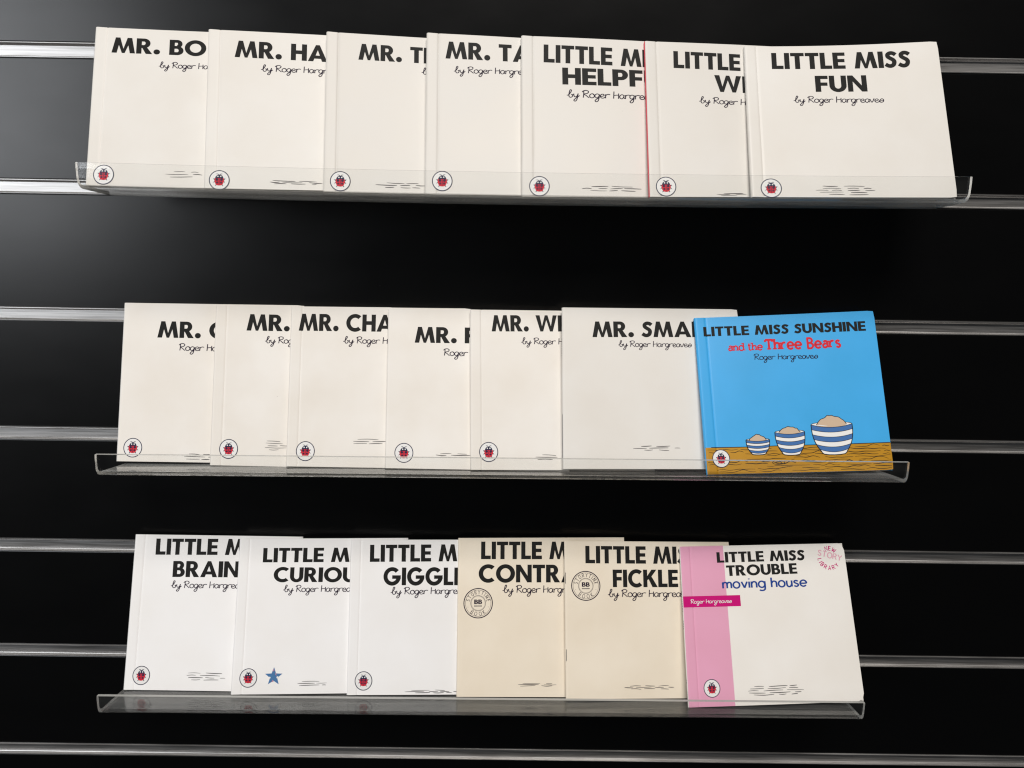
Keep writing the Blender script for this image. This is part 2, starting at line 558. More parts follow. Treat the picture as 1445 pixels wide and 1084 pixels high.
LIGHT = {   # single-stroke capitals for small stamps
    'S': ([[(.5, .85), (.3, 1), (.08, .85), (.12, .6), (.45, .42), (.5, .15), (.28, 0), (.02, .15)]], .55),
    'T': ([[(0, 1), (.6, 1)], [(.3, 1), (.3, 0)]], .6), 'O': ([[(.35 + .35 * math.cos(a * .5236), .5 + .5 * math.sin(a * .5236)) for a in range(13)]], .7),
    'R': ([[(0, 0), (0, 1), (.35, 1), (.5, .78), (.35, .52), (0, .52)], [(.25, .52), (.55, 0)]], .55),
    'Y': ([[(0, 1), (.3, .5), (.6, 1)], [(.3, .5), (.3, 0)]], .6), 'I': ([[(0.05, 0), (0.05, 1)]], .1),
    'M': ([[(0, 0), (.1, 1), (.4, .2), (.7, 1), (.8, 0)]], .8), 'E': ([[(.45, 1), (0, 1), (0, 0), (.45, 0)], [(0, .52), (.4, .52)]], .45),
    'B': ([[(0, 0), (0, 1), (.3, 1), (.42, .78), (.3, .53), (0, .53)], [(.3, .53), (.48, .28), (.3, 0), (0, 0)]], .48),
    'K': ([[(0, 0), (0, 1)], [(.45, 1), (0, .45), (.5, 0)]], .5), 'N': ([[(0, 0), (0, 1), (.55, 0), (.55, 1)]], .55),
    'W': ([[(0, 1), (.2, 0), (.4, .8), (.6, 0), (.8, 1)]], .8), 'L': ([[(0, 1), (0, 0), (.42, 0)]], .42),
    'A': ([[(0, 0), (.3, 1), (.6, 0)], [(.12, .33), (.48, .33)]], .6),
}
_c = [(.42 + .42 * math.cos(a * .5236), .5 + .5 * math.sin(a * .5236)) for a in range(13)]
LOWER = {   # single-stroke lower case, x-height 1 (straight strokes marked by two points); third item: slab serifs (x, y)
    'm': ([[(0, 0), (0, 1)], [(0, .6), (.15, .9), (.35, .95), (.52, .8), (.55, .4), (.55, 0)], [(.55, .6), (.7, .9), (.9, .95), (1.07, .8), (1.1, .4), (1.1, 0)]], 1.1, []),
    'o': ([_c], .84, []), 'v': ([[(0, 1), (.36, 0)], [(.36, 0), (.74, 1)]], .74, []),
    'i': ([[(0, 0), (0, 1)], [(0, 1.35), (0, 1.5)]], .04, []),
    'n': ([[(0, 0), (0, 1)], [(0, .6), (.18, .9), (.42, .95), (.62, .8), (.66, .4), (.66, 0)]], .66, [(0, 0), (.66, 0), (-.1, 1)]),
    'g': ([_c, [(.84, 1), (.84, -.1), (.7, -.42), (.4, -.5), (.08, -.42)]], .84, []),
    'h': ([[(0, 0), (0, 1.55)], [(0, .6), (.18, .9), (.42, .95), (.62, .8), (.66, .4), (.66, 0)]], .66, [(0, 0), (.66, 0), (-.1, 1.55)]),
    'u': ([[(0, 1), (0, .5), (.06, .15), (.28, 0), (.5, .1), (.64, .4)], [(.66, 1), (.66, 0)]], .66, []),
    's': ([[(.55, .82), (.36, .97), (.12, .9), (.08, .68), (.3, .52), (.54, .38), (.55, .14), (.3, .01), (.03, .15)]], .58, []),
    'e': ([[(.04, .5), (.8, .52), (.72, .86), (.42, 1), (.1, .82), (.0, .5), (.1, .16), (.42, 0), (.76, .16)]], .8, []),
    'a': ([[(.1, .82), (.35, .98), (.6, .85), (.64, .5), (.64, 0)], [(.64, .55), (.3, .58), (.04, .42), (.06, .12), (.3, .02), (.6, .2)]], .66, [(.74, 0)]),
    'd': ([_c, [(.84, 0), (.84, 1.55)]], .84, [(.74, 1.55), (.94, 0)]),
    't': ([[(.2, 1.4), (.2, .3), (.3, .04), (.56, .06)], [(-.05, 1), (.5, 1)]], .52, []),
    'r': ([[(0, 0), (0, 1)], [(0, .55), (.15, .85), (.4, .98), (.58, .9)]], .55, [(0, 0), (-.1, 1)]),
    'T': ([[(.5, 0), (.5, 1.45)], [(0, 1.45), (1.0, 1.45)], [(0, 1.45), (0, 1.15)], [(1.0, 1.45), (1.0, 1.15)]], 1.0, [(.5, 0)]),
    'B': ([[(.12, 0), (.12, 1.45)], [(.0, 1.45), (.55, 1.45), (.78, 1.12), (.55, .8), (.12, .8)], [(.55, .8), (.88, .42), (.6, 0), (.0, 0)]], .86, []),
}
HAND = {    # looping handwriting, x-height 1
    'b': ([[(-.15, .45), (.15, .55), (.5, 1.15), (.62, 1.6), (.42, 1.68), (.26, 1.1), (.2, .35), (.38, .0), (.7, .12), (.78, .5), (.58, .68), (.72, .62), (1.0, .6)]], .95),
    'y': ([[(0, .85), (.05, .3), (.3, .12), (.58, .45), (.7, .9), (.62, .2), (.45, -.55), (.2, -.85), (.0, -.65), (.25, -.25), (.7, .2), (.95, .45)]], .85),
    'R': ([[(.12, 1.55), (.1, .8), (.02, .0)], [(-.15, 1.25), (.1, 1.55), (.55, 1.65), (.88, 1.4), (.7, 1.0), (.15, .82), (.5, .5), (.85, .1), (1.0, .05)]], 1.0),
    'o': ([[(.75, .75), (.45, .95), (.08, .7), (.05, .25), (.35, .0), (.72, .2), (.78, .6), (.55, .9), (.75, .8)]], .8),
    'g': ([[(.72, .8), (.4, .95), (.06, .65), (.1, .2), (.4, .05), (.68, .4), (.76, .85), (.7, .1), (.55, -.6), (.25, -.85), (.05, -.6), (.35, -.2), (.8, .15)]], .82),
    'e': ([[(0, .4), (.4, .45), (.68, .65), (.5, .92), (.18, .8), (.05, .4), (.25, .05), (.6, .05), (.85, .3)]], .78),
    'r': ([[(.05, .9), (.1, .5), (.08, 0)], [(.09, .5), (.25, .8), (.55, .92), (.85, .85)]], .72),
    'H': ([[(.1, 1.6), (.06, .8), (.02, 0)], [(.05, .72), (.5, .8), (.85, .8)], [(.86, 1.2), (.84, .6), (.82, 0)]], .95),
    'a': ([[(.7, .8), (.4, .95), (.06, .65), (.08, .2), (.38, .0), (.66, .35), (.74, .85), (.72, .3), (.85, .05)]], .85),
    'v': ([[(0, .9), (.15, .35), (.32, .05), (.55, .45), (.68, .95), (.8, .8)]], .75),
    's': ([[(-.05, .25), (.25, .7), (.5, .95), (.78, .7), (.74, .25), (.4, .0), (.1, .15), (.3, .4), (.8, .45)]], .8),
    'u': ([[(0, .9), (.05, .3), (.3, .05), (.6, .4), (.7, .9), (.7, .2), (.85, .05)]], .85),
}


def text_polys(txt, font, pen=None, gap=.055, space=.40, round_=False, serif=0.0):
    """-> list of polygon groups (one per stroke), total width"""
    x, out_ = 0.0, []
    for ch in txt:
        if ch == ' ':
            x += space
            continue
        g = font[ch]
        if font is HEAVY:
            for shp in g[0]:
                out_.append([[(px + x, py) for px, py in poly] for poly in shp])
        else:
            for st in g[0]:
                pts = [(px + x, py) for px, py in st]
                pts = smooth(pts, 4) if len(pts) > 2 and round_ else pts
                out_.append(ribbon(pts, pen))
            if serif:
                for (sx_, sy_) in g[2]:
                    yy = sy_ + (pen * .36 if sy_ == 0 else -pen * .36)
                    out_.append(rect(x + sx_ - serif / 2, yy - pen * .36, x + sx_ + serif / 2, yy + pen * .36))
        x += g[1] + gap
    return out_, x - gap


class Print:
    """collects flat printed shapes in cover millimetres (u right, v up) and lays them on a cover"""
    def __init__(self):
        self.g = []

    def add(self, polys, m=0):
        self.g.append((polys, m))

    def line(self, pts, w, m=0, sub=4, taper=0.0, closed=False):
        self.g.append((ribbon(smooth(pts, sub, closed), w, closed, taper), m))

    def text(self, txt, ref, u0, v0, u1, v1, cap, font, pen=None, m=0, **kw):
        groups, _ = text_polys(txt, font, pen, **kw)
        _, wr = text_polys(ref, font, pen, **kw)
        dx, dy = (u1 - u0) / wr, (v1 - v0) / wr
        q = math.hypot(dx, dy)
        ux, uy = -dy / q * cap, dx / q * cap
        for gp in groups:
            self.g.append(([[(u0 + x * dx + y * ux, v0 + x * dy + y * uy) for x, y in poly] for poly in gp], m))

    def arc_text(self, txt, cu, cv, r, a_mid, size, pen, m=0, inward=False, wscale=1.0, spread=1.15):
        font = LIGHT
        tot = sum(font[c][1] * wscale + .28 for c in txt) - .28
        s_ = -tot / 2
        for ch in txt:
            w_ = font[ch][1] * wscale
            mid = s_ + w_ / 2
            ang = math.radians(a_mid) + (mid * size * spread / r) * (1 if inward else -1)
            rot = ang - math.pi / 2 if not inward else ang + math.pi / 2
            co, si = math.cos(rot), math.sin(rot)
            ox, oy = cu + r * math.cos(ang), cv + r * math.sin(ang)
            for st in font[ch][0]:
                pts = []
                for px, py in (smooth(st, 3) if len(st) > 4 else st):
                    a_, b_ = (px * wscale - w_ / 2) * size, (py - .5) * size
                    pts.append((ox + a_ * co - b_ * si, oy + a_ * si + b_ * co))
                self.g.append((ribbon(pts, pen), m))
            s_ += w_ + .28

    def build(self, name, cover, mats, parent, h=0.07, step=0.004, cyc=10):
        vs, fs, fm = [], [], []
        for k, (polys, m) in enumerate(self.g):
            hh = h + (k % cyc) * step if cyc else h + k * step
            for poly in polys:
                i0 = len(vs)
                vs += [W((cover.press if isinstance(cover, Cover) else cover)(u, v, hh)) for u, v in poly]
                a = sum(poly[i][0] * poly[(i + 1) % len(poly)][1] - poly[(i + 1) % len(poly)][0] * poly[i][1] for i in range(len(poly)))
                idx = list(range(i0, i0 + len(poly)))
                fs.append(idx if a > 0 else idx[::-1])
                fm.append(m)
        return link(name, vs, fs, mats, parent, fm)

BOOKS = [
    dict(row=1, corners=[[-306.9, -12.0, 14.0], [-166.1, -5.0, 12.2], [-161.9, -50.0, -101.3], [-302.8, -55.0, -100.7]],
         titles=[('MR. BO', 'MR. BO', 11.8, 106.6, 79.1, 106.7, 12.6)],
         author=(1, 'by Roger', 46.4, 95.6, 71.7, 95.9), emblem=(11.8, 8.8), ground=(52.9, 13.0, 80.4, 7.6)),
    dict(row=1, corners=[[-223.5, -14.0, 13.3], [-82.8, -5.0, 10.5], [-76.7, -51.0, -101.6], [-217.5, -58.0, -101.3]],
         titles=[('MR. HA', 'MR. H', 18.7, 105.2, 70.2, 104.6, 13.7)],
         author=(1, 'by Roger', 38.3, 94.4, 65.5, 94.6), emblem=(10.2, 6.4), ground=(42.4, 6.9, 82.0, 4.0)),
    dict(row=1, corners=[[-136.7, -16.0, 12.6], [3.9, -5.0, 9.3], [8.2, -53.0, -102.8], [-132.5, -61.0, -102.5]],
         titles=[('MR. TI', 'MR. T', 22.7, 105.7, 69.0, 105.5, 13.2)],
         author=(1, 'by Roger', 68.8, 96.5, 95.5, 96.5), emblem=(11.4, 8.4), ground=(36.0, 8.4, 70.8, 3.8)),
    dict(row=1, corners=[[-63.4, -16.0, 13.0], [77.1, -5.0, 9.5], [80.0, -54.0, -103.4], [-60.7, -62.0, -103.1]],
         titles=[('MR. TA', 'MR. T', 13.3, 106.9, 61.3, 106.8, 13.9)],
         author=(1, 'by Roger', 20.0, 95.5, 46.6, 96.1), emblem=(11.7, 10.2), ground=None),
    dict(row=1, corners=[[5.8, -15.0, 12.4], [146.5, -6.0, 9.9], [148.2, -54.0, -102.6], [7.5, -63.0, -103.7]],
         titles=[('LITTLE M', 'LITTLE', 15.7, 105.9, 66.0, 105.4, 14.6), ('HELPFU', 'HELP', 29.2, 88.4, 77.3, 88.6, 13.7)],
         author=(1, 'by Roger', 32.9, 78.2, 63.2, 78.2), emblem=(12.1, 8.0), ground=(41.6, 8.5, 84.4, 4.1)),
    dict(row=1, corners=[[96.5, -13.0, 10.5], [237.3, -6.0, 8.3], [237.7, -56.0, -100.7], [97.0, -65.0, -102.5]],
         titles=[('LITTLE', 'LITTLE', 20.4, 105.0, 69.8, 104.2, 14.4), ('WI', 'W', 49.8, 85.9, 69.6, 85.6, 14.1)],
         author=(1, 'by Roger', 38.6, 76.1, 65.8, 75.3), emblem=(11.6, 8.0), ground=(46.8, 2.5, 68.5, 0.9)),
    dict(row=1, corners=[[170.0, -14.0, 7.8], [311.2, -14.0, 13.7], [315.7, -60.0, -99.3], [168.0, -68.0, -101.5]],
         titles=[('LITTLE MISS', 'LITTLE MISS', 19.0, 107.1, 119.3, 106.2, 14.1), ('FUN', 'FUN', 49.4, 87.1, 86.4, 86.8, 13.8)],
         author=(1, 'by Roger Hargreaves', 33.6, 78.2, 97.0, 77.4), emblem=(13.0, 7.1), ground=(42.8, 9.2, 83.9, 1.4)),
    dict(row=2, corners=[[-306.1, -8.0, -189.0], [-165.2, -4.0, -189.3], [-163.5, -44.0, -309.1], [-304.5, -46.0, -308.4]],
         titles=[('MR. C', 'MR.', 26.6, 99.1, 60.3, 99.0, 13.3)],
         author=(0, 'Roger', 44.4, 88.9, 62.7, 88.8), emblem=(11.9, 10.8), ground=(48.9, 6.8, 73.7, 1.6)),
    dict(row=2, corners=[[-231.8, -12.0, -189.4], [-91.0, -5.0, -189.7], [-88.8, -51.9, -309.3], [-229.8, -50.9, -308.9]],
         titles=[('MR.', 'MR.', 23.8, 106.9, 57.2, 106.7, 13.3)],
         author=(1, 'by Roger', 39.0, 97.1, 66.0, 96.8), emblem=(13.6, 12.9), ground=(39.2, 19.8, 60.2, 11.9)),
    dict(row=2, corners=[[-172.0, -13.0, -189.3], [-31.2, -5.0, -189.6], [-28.8, -55.5, -307.6], [-169.8, -54.5, -307.7]],
         titles=[('MR. CHA', 'MR. CH', 5.9, 107.4, 65.4, 107.3, 13.8)],
         author=(1, 'by Roger', 41.1, 97.7, 68.6, 97.6), emblem=(14.0, 12.0), ground=(47.4, 22.2, 75.7, 17.7)),
    dict(row=2, corners=[[-95.4, -14.0, -189.6], [45.3, -5.0, -191.0], [47.8, -59.0, -307.1], [-93.2, -58.0, -306.8]],
         titles=[('MR. F', 'MR.', 20.6, 99.4, 53.3, 99.4, 12.9)],
         author=(0, 'Roger', 43.7, 89.3, 61.6, 89.1), emblem=(13.8, 12.0), ground=(36.5, 12.0, 64.6, 8.6)),
    dict(row=2, corners=[[-30.8, -15.5, -189.3], [109.8, -5.0, -190.4], [113.4, -57.0, -305.9], [-27.5, -62.0, -305.8]],
         titles=[('MR. WI', 'MR. W', 16.3, 109.3, 67.7, 109.8, 13.3)],
         author=(1, 'by Roger', 39.8, 99.3, 66.0, 99.3), emblem=(13.3, 13.7), ground=(46.8, 11.7, 68.9, 7.4)),
    dict(row=2, corners=[[41.3, -17.0, -186.3], [181.9, -6.0, -186.9], [183.3, -59.0, -303.1], [42.4, -65.0, -303.0]],
         titles=[('MR. SMAL', 'MR. SMA', 23.3, 103.1, 101.6, 103.8, 12.7)],
         author=(1, 'by Roger Hargreaves', 43.9, 95.6, 101.3, 95.6), emblem=None, ground=(52.9, 17.8, 89.1, 13.5)),
    dict(row=2, corners=[[146.0, -15.0, -193.3], [288.9, -10.0, -185.7], [292.1, -65.0, -299.9], [149.9, -71.0, -303.9]],
         titles=[('LITTLE MISS SUNSHINE', 'LITTLE MISS SUNSHINE', 5.9, 111.1, 132.3, 110.6, 8.0)],
         author=(0, 'Roger Hargreaves', 43.7, 90.2, 92.5, 89.5), emblem=(11.1, 12.1), ground=None),
    dict(row=3, corners=[[-315.1, -6.0, -386.5], [-174.1, -4.0, -387.4], [-174.4, -49.3, -505.6], [-315.4, -48.3, -505.9]],
         titles=[('LITTLE M', 'LITTLE', 17.5, 110.3, 69.3, 110.8, 13.5), ('BRAIN', 'BRAI', 33.0, 92.0, 74.9, 92.3, 13.3)],
         author=(1, 'by Roger', 33.0, 83.1, 61.8, 83.2), emblem=(13.5, 11.6), ground=(45.8, 14.5, 84.4, 7.7)),
    dict(row=3, corners=[[-224.8, -11.0, -386.9], [-83.9, -5.0, -386.7], [-83.1, -49.1, -504.4], [-224.0, -54.9, -504.6]],
         titles=[('LITTLE M', 'LITTLE', 19.7, 107.2, 70.1, 107.2, 12.0), ('CURIOU', 'CURIO', 29.3, 90.9, 85.8, 90.5, 12.2)],
         author=(1, 'by Roger', 38.4, 82.7, 66.4, 82.6), emblem=(13.1, 13.1), ground=(51.3, 10.2, 79.2, 6.0)),
    dict(row=3, corners=[[-130.9, -11.0, -386.4], [10.0, -5.0, -386.8], [11.8, -49.9, -503.9], [-129.1, -53.9, -504.3]],
         titles=[('LITTLE M', 'LITTLE', 15.8, 108.5, 66.9, 108.8, 14.3), ('GIGGLI', 'GIGGL', 27.4, 89.1, 85.7, 89.0, 14.7)],
         author=(1, 'by Roger', 34.4, 81.5, 64.2, 81.7), emblem=(13.1, 11.3), ground=(46.2, 3.6, 89.8, 1.1)),
    dict(row=3, corners=[[-40.3, -9.0, -384.3], [100.7, -5.0, -383.3], [102.4, -54.1, -502.8], [-38.6, -55.4, -503.6]],
         titles=[('LITTLE M', 'LITTLE', 18.8, 109.6, 70.0, 109.4, 14.4), ('CONTRA', 'CONTR', 16.9, 90.7, 85.2, 90.5, 14.4)],
         author=(1, 'by Roger', 37.6, 82.3, 68.1, 82.3), emblem=None, ground=(48.1, 10.3, 81.2, 8.2)),
    dict(row=3, corners=[[49.4, -12.5, -384.1], [190.2, -6.0, -385.7], [191.9, -53.0, -502.6], [51.1, -59.5, -501.5]],
         titles=[('LITTLE MIS', 'LITTLE', 17.1, 108.7, 68.1, 108.6, 14.4), ('FICKLE', 'FICKLE', 39.8, 89.2, 94.9, 89.3, 14.4)],
         author=(1, 'by Roger', 36.1, 81.3, 66.9, 81.3), emblem=None, ground=(45.8, 10.0, 88.4, 7.0)),
    dict(row=3, corners=[[147.1, -12.0, -387.9], [285.7, -10.0, -383.5], [293.0, -63.2, -497.1], [149.0, -69.2, -501.0]],
         titles=[('LITTLE MISS', 'LITTLE MISS', 30.5, 113.0, 105.4, 113.5, 8.7), ('TROUBLE', 'TROUBLE', 37.8, 101.9, 97.7, 102.6, 8.7)],
         author=(0, 'Roger Hargreaves', 6.5, 80.4, 40.1, 80.3), emblem=(19.0, 13.9), ground=(44.8, 14.4, 92.8, 6.8)),
]

# ------------------------------------------------------------------ the picture books
BW, BH = 140.0, 127.0


class Cover:
    """a book's front cover: maps cover millimetres and a height above the sheet to scene millimetres"""
    def __init__(self, corners, crease=True, bow=0.0, curl=0.0):
        self.c = [Vector(p) for p in corners]     # TL, TR, BR, BL
        self.crease, self.bow, self.curl = crease, bow, curl
        tl, tr, br, bl = self.c
        self.n = ((tr + br - tl - bl).cross(tl + tr - bl - br)).normalized()
        if self.n.y > 0:
            self.n = -self.n

    GRID = [0, .3, .7, 1.2, 2.5, 4.5, 6.5, 7.3, 7.8, 8.2, 8.6, 9.1, 10, 14, 20, 28, 36.5, 48, 60, 72, 84, 96, 108, 118, 128, 135, 140]

    def node(self, u):
        d = -0.45 * max(0.0, 1 - u / 1.1) ** 2
        if self.crease:
            d += -0.34 * math.exp(-((u - 8.2) / 0.55) ** 2)
            if u < 8.2:
                d += 0.40 * (1 - u / 8.2)
        return d

    def relief(self, u, v):
        g = self.GRID
        u = min(max(u, 0.0), 140.0)
        for i in range(len(g) - 1):
            if u <= g[i + 1]:
                t = (u - g[i]) / (g[i + 1] - g[i])
                return self.node(g[i]) * (1 - t) + self.node(g[i + 1]) * t
        return 0.0

    def sag(self, u, v):
        a, b_ = u / BW, v / BH
        d = self.bow * math.sin(math.pi * min(1, max(0, a)))
        d += self.curl * (math.sin(math.pi * min(1, max(0, a))) * -(0.25 + 0.75 * b_))
        return d

    def flat(self, u, v, h):
        a, b_ = u / BW, v / BH
        tl, tr, br, bl = self.c
        p = (bl * (1 - a) + br * a) * (1 - b_) + (tl * (1 - a) + tr * a) * b_
        return p + self.n * (h + self.sag(u, v))

    def press(self, u, v, h=0.0):
        """where ink sits: the sheet without its narrow pressed hinge line"""
        d = -0.45 * max(0.0, 1 - u / 1.1) ** 2
        if self.crease and u < 8.2:
            d += 0.40 * (1 - max(u, 0) / 8.2)
        return self.flat(u, v, h + d)

    def __call__(self, u, v, h=0.0):
        return self.flat(u, v, h + self.relief(u, v))


def slab(us, vs_, fn_top, fn_bot):
    """closed sheet over a (u, v) grid between two height functions -> verts, faces, number of front faces"""
    nu, nv = len(us), len(vs_)
    V = [W(fn_top(u, v)) for v in vs_ for u in us] + [W(fn_bot(u, v)) for v in vs_ for u in us]
    o = nu * nv
    F = []
    for j in range(nv - 1):
        for i in range(nu - 1):
            a = j * nu + i
            F.append((a, a + 1, a + nu + 1, a + nu))
    nfront = len(F)
    for j in range(nv - 1):
        for i in range(nu - 1):
            a = o + j * nu + i
            F.append((a, a + nu, a + nu + 1, a + 1))
    for i in range(nu - 1):
        F.append((i, o + i, o + i + 1, i + 1))
        a = (nv - 1) * nu + i
        F.append((a, a + 1, o + a + 1, o + a))
    for j in range(nv - 1):
        a = j * nu
        F.append((a, a + nu, o + a + nu, o + a))
        a = j * nu + nu - 1
        F.append((a, o + a, o + a + nu, a + nu))
    return V, F, nfront


def emblem(P, cu, cv, r):
    """publisher's oval: red spotted beetle in a ring. materials: 0 white 1 ink 2 red"""
    P.add(disc(cu, cv, r, r * 1.07, 32), 0)
    P.add(ring(cu, cv, r, r * 1.07, r * .085, r * .085, 0, 360, 40), 1)
    q = r / 7.0
    X = lambda pts: [(cu + x * q, cv + y * q) for x, y in pts]
    for s_ in (-1, 1):      # feet and feelers
        P.add([X([(s_ * 2.3, 1.0), (s_ * 4.2, 1.3), (s_ * 3.6, .3), (s_ * 2.4, -.3)])], 1)
        P.add([X([(s_ * 2.4, -.9), (s_ * 4.1, -2.2), (s_ * 3.5, -1.0), (s_ * 2.6, 0)])], 1)
        P.add([X([(s_ * 1.8, -2.4), (s_ * 2.8, -4.3), (s_ * 2.3, -4.3), (s_ * 1.2, -3.2)])], 1)
        P.line(X([(s_ * .2, 3.6), (s_ * .8, 4.5), (s_ * 2.0, 4.6)]), .4 * q, 1)
    body = [(0, -4.1), (1.5, -3.8), (2.6, -2.6), (3.1, -.8), (3.0, .9), (2.4, 2.0), (0, 2.1), (-2.4, 2.0), (-3.0, .9), (-3.1, -.8), (-2.6, -2.6), (-1.5, -3.8)]
    P.add([X(smooth(body, 3, True))], 2)
    head = [(-2.7, 1.2), (-2.3, 2.8), (-1.2, 3.8), (0, 4.1), (1.2, 3.8), (2.3, 2.8), (2.7, 1.2), (1.2, 1.4), (-1.2, 1.4)]
    P.add([X(smooth(head, 3, True))], 1)
    P.add([X([(-.16, 2), (.16, 2), (.16, -3.9), (-.16, -3.9)])], 1)
    for s_ in (-1, 1):
        P.add([X(disc(s_ * .95, 2.75, .5, .55, 10)[0])], 0)
        P.add([X(disc(s_ * 1.5, .35, .95, .95, 10)[0])], 1)
        P.add([X(disc(s_ * 1.3, -1.9, .75, .75, 10)[0])], 1)


def scribble(P, u0, v1, u1, v0, seed):
    """short pen strokes that mark the ground"""
    rg = random.Random(seed)
    nrow = max(3, int((v1 - v0) / 1.5))
    for k in range(nrow):
        v = v0 + (v1 - v0) * (k + .5) / nrow
        mid = 1 - abs(2 * (k + .5) / nrow - 1) * .55
        cu, hw = (u0 + u1) / 2, (u1 - u0) / 2 * (0.45 + .55 * mid)
        x = cu - hw + rg.uniform(0, 5)
        while x < cu + hw - 3:
            ln = rg.uniform(6, 17)
            e = min(x + ln, cu + hw)
            P.line([(x, v + rg.uniform(-.3, .3)), ((x + e) / 2, v + rg.uniform(-.25, .25)), (e, v + rg.uniform(-.3, .3))], rg.uniform(.34, .62), 0, 3, .5)
            x = e + rg.uniform(1.0, 5.0)


def bowl(P, u0, u1, vt, vb, mound, nstripe):
    """striped bowl with a heap of oats. materials: 0 ink 1 blue 2 white 3 oats"""
    cu, hw, H = (u0 + u1) / 2, (u1 - u0) / 2, vt - vb

    def half(v):
        t = max(0.0, min(1.0, (v - vb) / H))
        return hw * (1 - (1 - t) ** 2.8 * .50) if t < 1 else hw
    rg = random.Random(int(u0 * 10))
    top = []
    nn = 13
    for i in range(nn + 1):
        a = i / nn
        top.append((cu + hw * .74 * (2 * a - 1), vt - .3 + (mound - vt) * math.sin(math.pi * a) ** .8 + (rg.uniform(-.45, .6) if 0 < i < nn else 0)))
    top = smooth(top, 3)
    # rim opening
    P.add(disc(cu, vt, hw, H * .09, 28), 2)
    P.line([(cu + hw * math.cos(a), vt + H * .09 * math.sin(a)) for a in [i * math.pi / 10 for i in range(0, 11)]], .45, 0)
    P.add([top + [(cu + hw * .5, vt - H * .09), (cu, vt - H * .12), (cu - hw * .5, vt - H * .09)]], 3)
    P.line(top, .5, 0, 1)
    n_ = nstripe
    for k in range(n_):
        a0, a1 = vt - H * k / n_, vt - H * (k + 1) / n_
        for q in range(3):
            b0, b1 = a0 + (a1 - a0) * q / 3, a0 + (a1 - a0) * (q + 1) / 3
            row0 = [(cu + half(b0) * s_, b0 - H * .10 * (1 - s_ * s_)) for s_ in [i / 6 - 1 for i in range(13)]]
            row1 = [(cu + half(b1) * s_, b1 - H * .10 * (1 - s_ * s_) * (1 if k < n_ - 1 or q < 2 else .3)) for s_ in [i / 6 - 1 for i in range(13)]]
            P.add([[row0[i], row0[i + 1], row1[i + 1], row1[i]] for i in range(12)], 1 if k % 2 == 0 else 2)
    for k in range(n_):
        a0 = vt - H * k / n_
        P.line([(cu + half(a0) * s_, a0 - H * .10 * (1 - s_ * s_)) for s_ in [i / 4 - 1 for i in range(9)]], .38, 0)
    side = [(cu - half(vt - H * t), vt - H * t) for t in [i / 10 for i in range(11)]]
    other = [(2 * cu - x, y) for x, y in reversed(side)]
    P.line(side + [(cu, vb - H * .03)] + other, .6, 0, 2)


def stamp(P, cu, cv, r):
    """round story-time stamp"""
    P.add(ring(cu, cv, r, r, .75, .75, 0, 360, 48))
    P.add(ring(cu, cv, r - 1.5, r - 1.5, .22, .22, 0, 360, 44))
    P.add(ring(cu, cv, r * .52, r * .52, .28, .28, 0, 360, 36))
    P.add(ring(cu, cv, r * .47, r * .47, .14, .14, 0, 360, 36))
    P.arc_text('STORYTIME', cu, cv, r * .71, 90, r * .245, .33, wscale=.8, spread=1.3)
    P.arc_text('BOOK', cu, cv, r * .71, 270, r * .245, .33, inward=True, spread=1.3)
    for s_ in (-1, 1):
        P.add(disc(cu + s_ * r * .69, cv - r * .25, .22, .22, 8))
    P.text('BB', 'BB', cu - r * .27, cv - r * .06, cu + r * .27, cv - r * .06, r * .30, HEAVY, gap=.03)
    for s_ in range(9):
        P.add(rect(cu - r * .27 + s_ * r * .06, cv - r * .22, cu - r * .27 + s_ * r * .06 + r * .042, cv - r * .15))


# cover card, thickness, crease, extras, label
LOOK = [
    ('white', 3.2, 1, {}, 'white picture book at the left end of the top ledge, furthest left of its row'),
    ('white', 3.2, 1, {}, 'white picture book second from the left on the top ledge'),
    ('white_dimmed', 3.2, 1, {}, 'white picture book third from the left on the top ledge'),
    ('white_dimmed', 3.2, 1, {}, 'white picture book in the exact middle of the seven on the top ledge'),
    ('white_dimmed', 3.0, 1, {}, 'white picture book third from the right on the top ledge, two-line black title'),
    ('white_dimmed', 3.0, 1, {'spine': 'rose'}, 'white picture book with a thin red spine edge, second from the right on top ledge'),
    ('white', 3.0, 1, {'curl': 2.2}, 'white picture book at the right end of the top ledge, its whole cover in view'),
    ('warm', 2.4, 0, {'spine': 'cool'}, 'off-white picture book at the left end of the middle ledge, furthest left of its row'),
    ('warm', 2.4, 1, {}, 'off-white picture book second from the left on the middle ledge'),
    ('warm', 2.4, 1, {}, 'off-white picture book third from the left on the middle ledge, title close to its spine'),
    ('warm', 2.4, 0, {}, 'off-white picture book in the middle of the middle ledge, title set lower than its neighbours'),
    ('warm', 2.4, 1, {}, 'off-white picture book third from the right on the middle ledge'),
    ('white', 2.4, 0, {'spinemarks': 1}, 'off-white picture book partly behind the left edge of the sky blue book'),
    ('blue', 2.6, 1, {'sun': 1}, 'sky blue picture book with striped bowls on a brown table printed on its cover'),
    ('cool', 2.2, 1, {}, 'bright white picture book at the left end of the bottom ledge'),
    ('cool', 2.2, 1, {'star': 1}, 'bright white picture book with a blue star sticker, on the bottom ledge'),
    ('cool', 2.2, 1, {}, 'bright white picture book between the star sticker book and the cream books, bottom ledge'),
    ('cream', 2.0, 0, {'stamp': (16.7, 73.9)}, 'cream picture book on the bottom ledge, left of the two with a round black stamp'),
    ('cream', 2.0, 0, {'stamp': (17.1, 90.2), 'staple': 1}, 'cream picture book with a round black stamp, beside the pink striped book'),
    ('white_lifted', 2.6, 1, {'trouble': 1, 'spinemarks': 2, 'round': 3.0}, 'white picture book with a pink spine stripe and magenta band, right end of bottom ledge'),
]

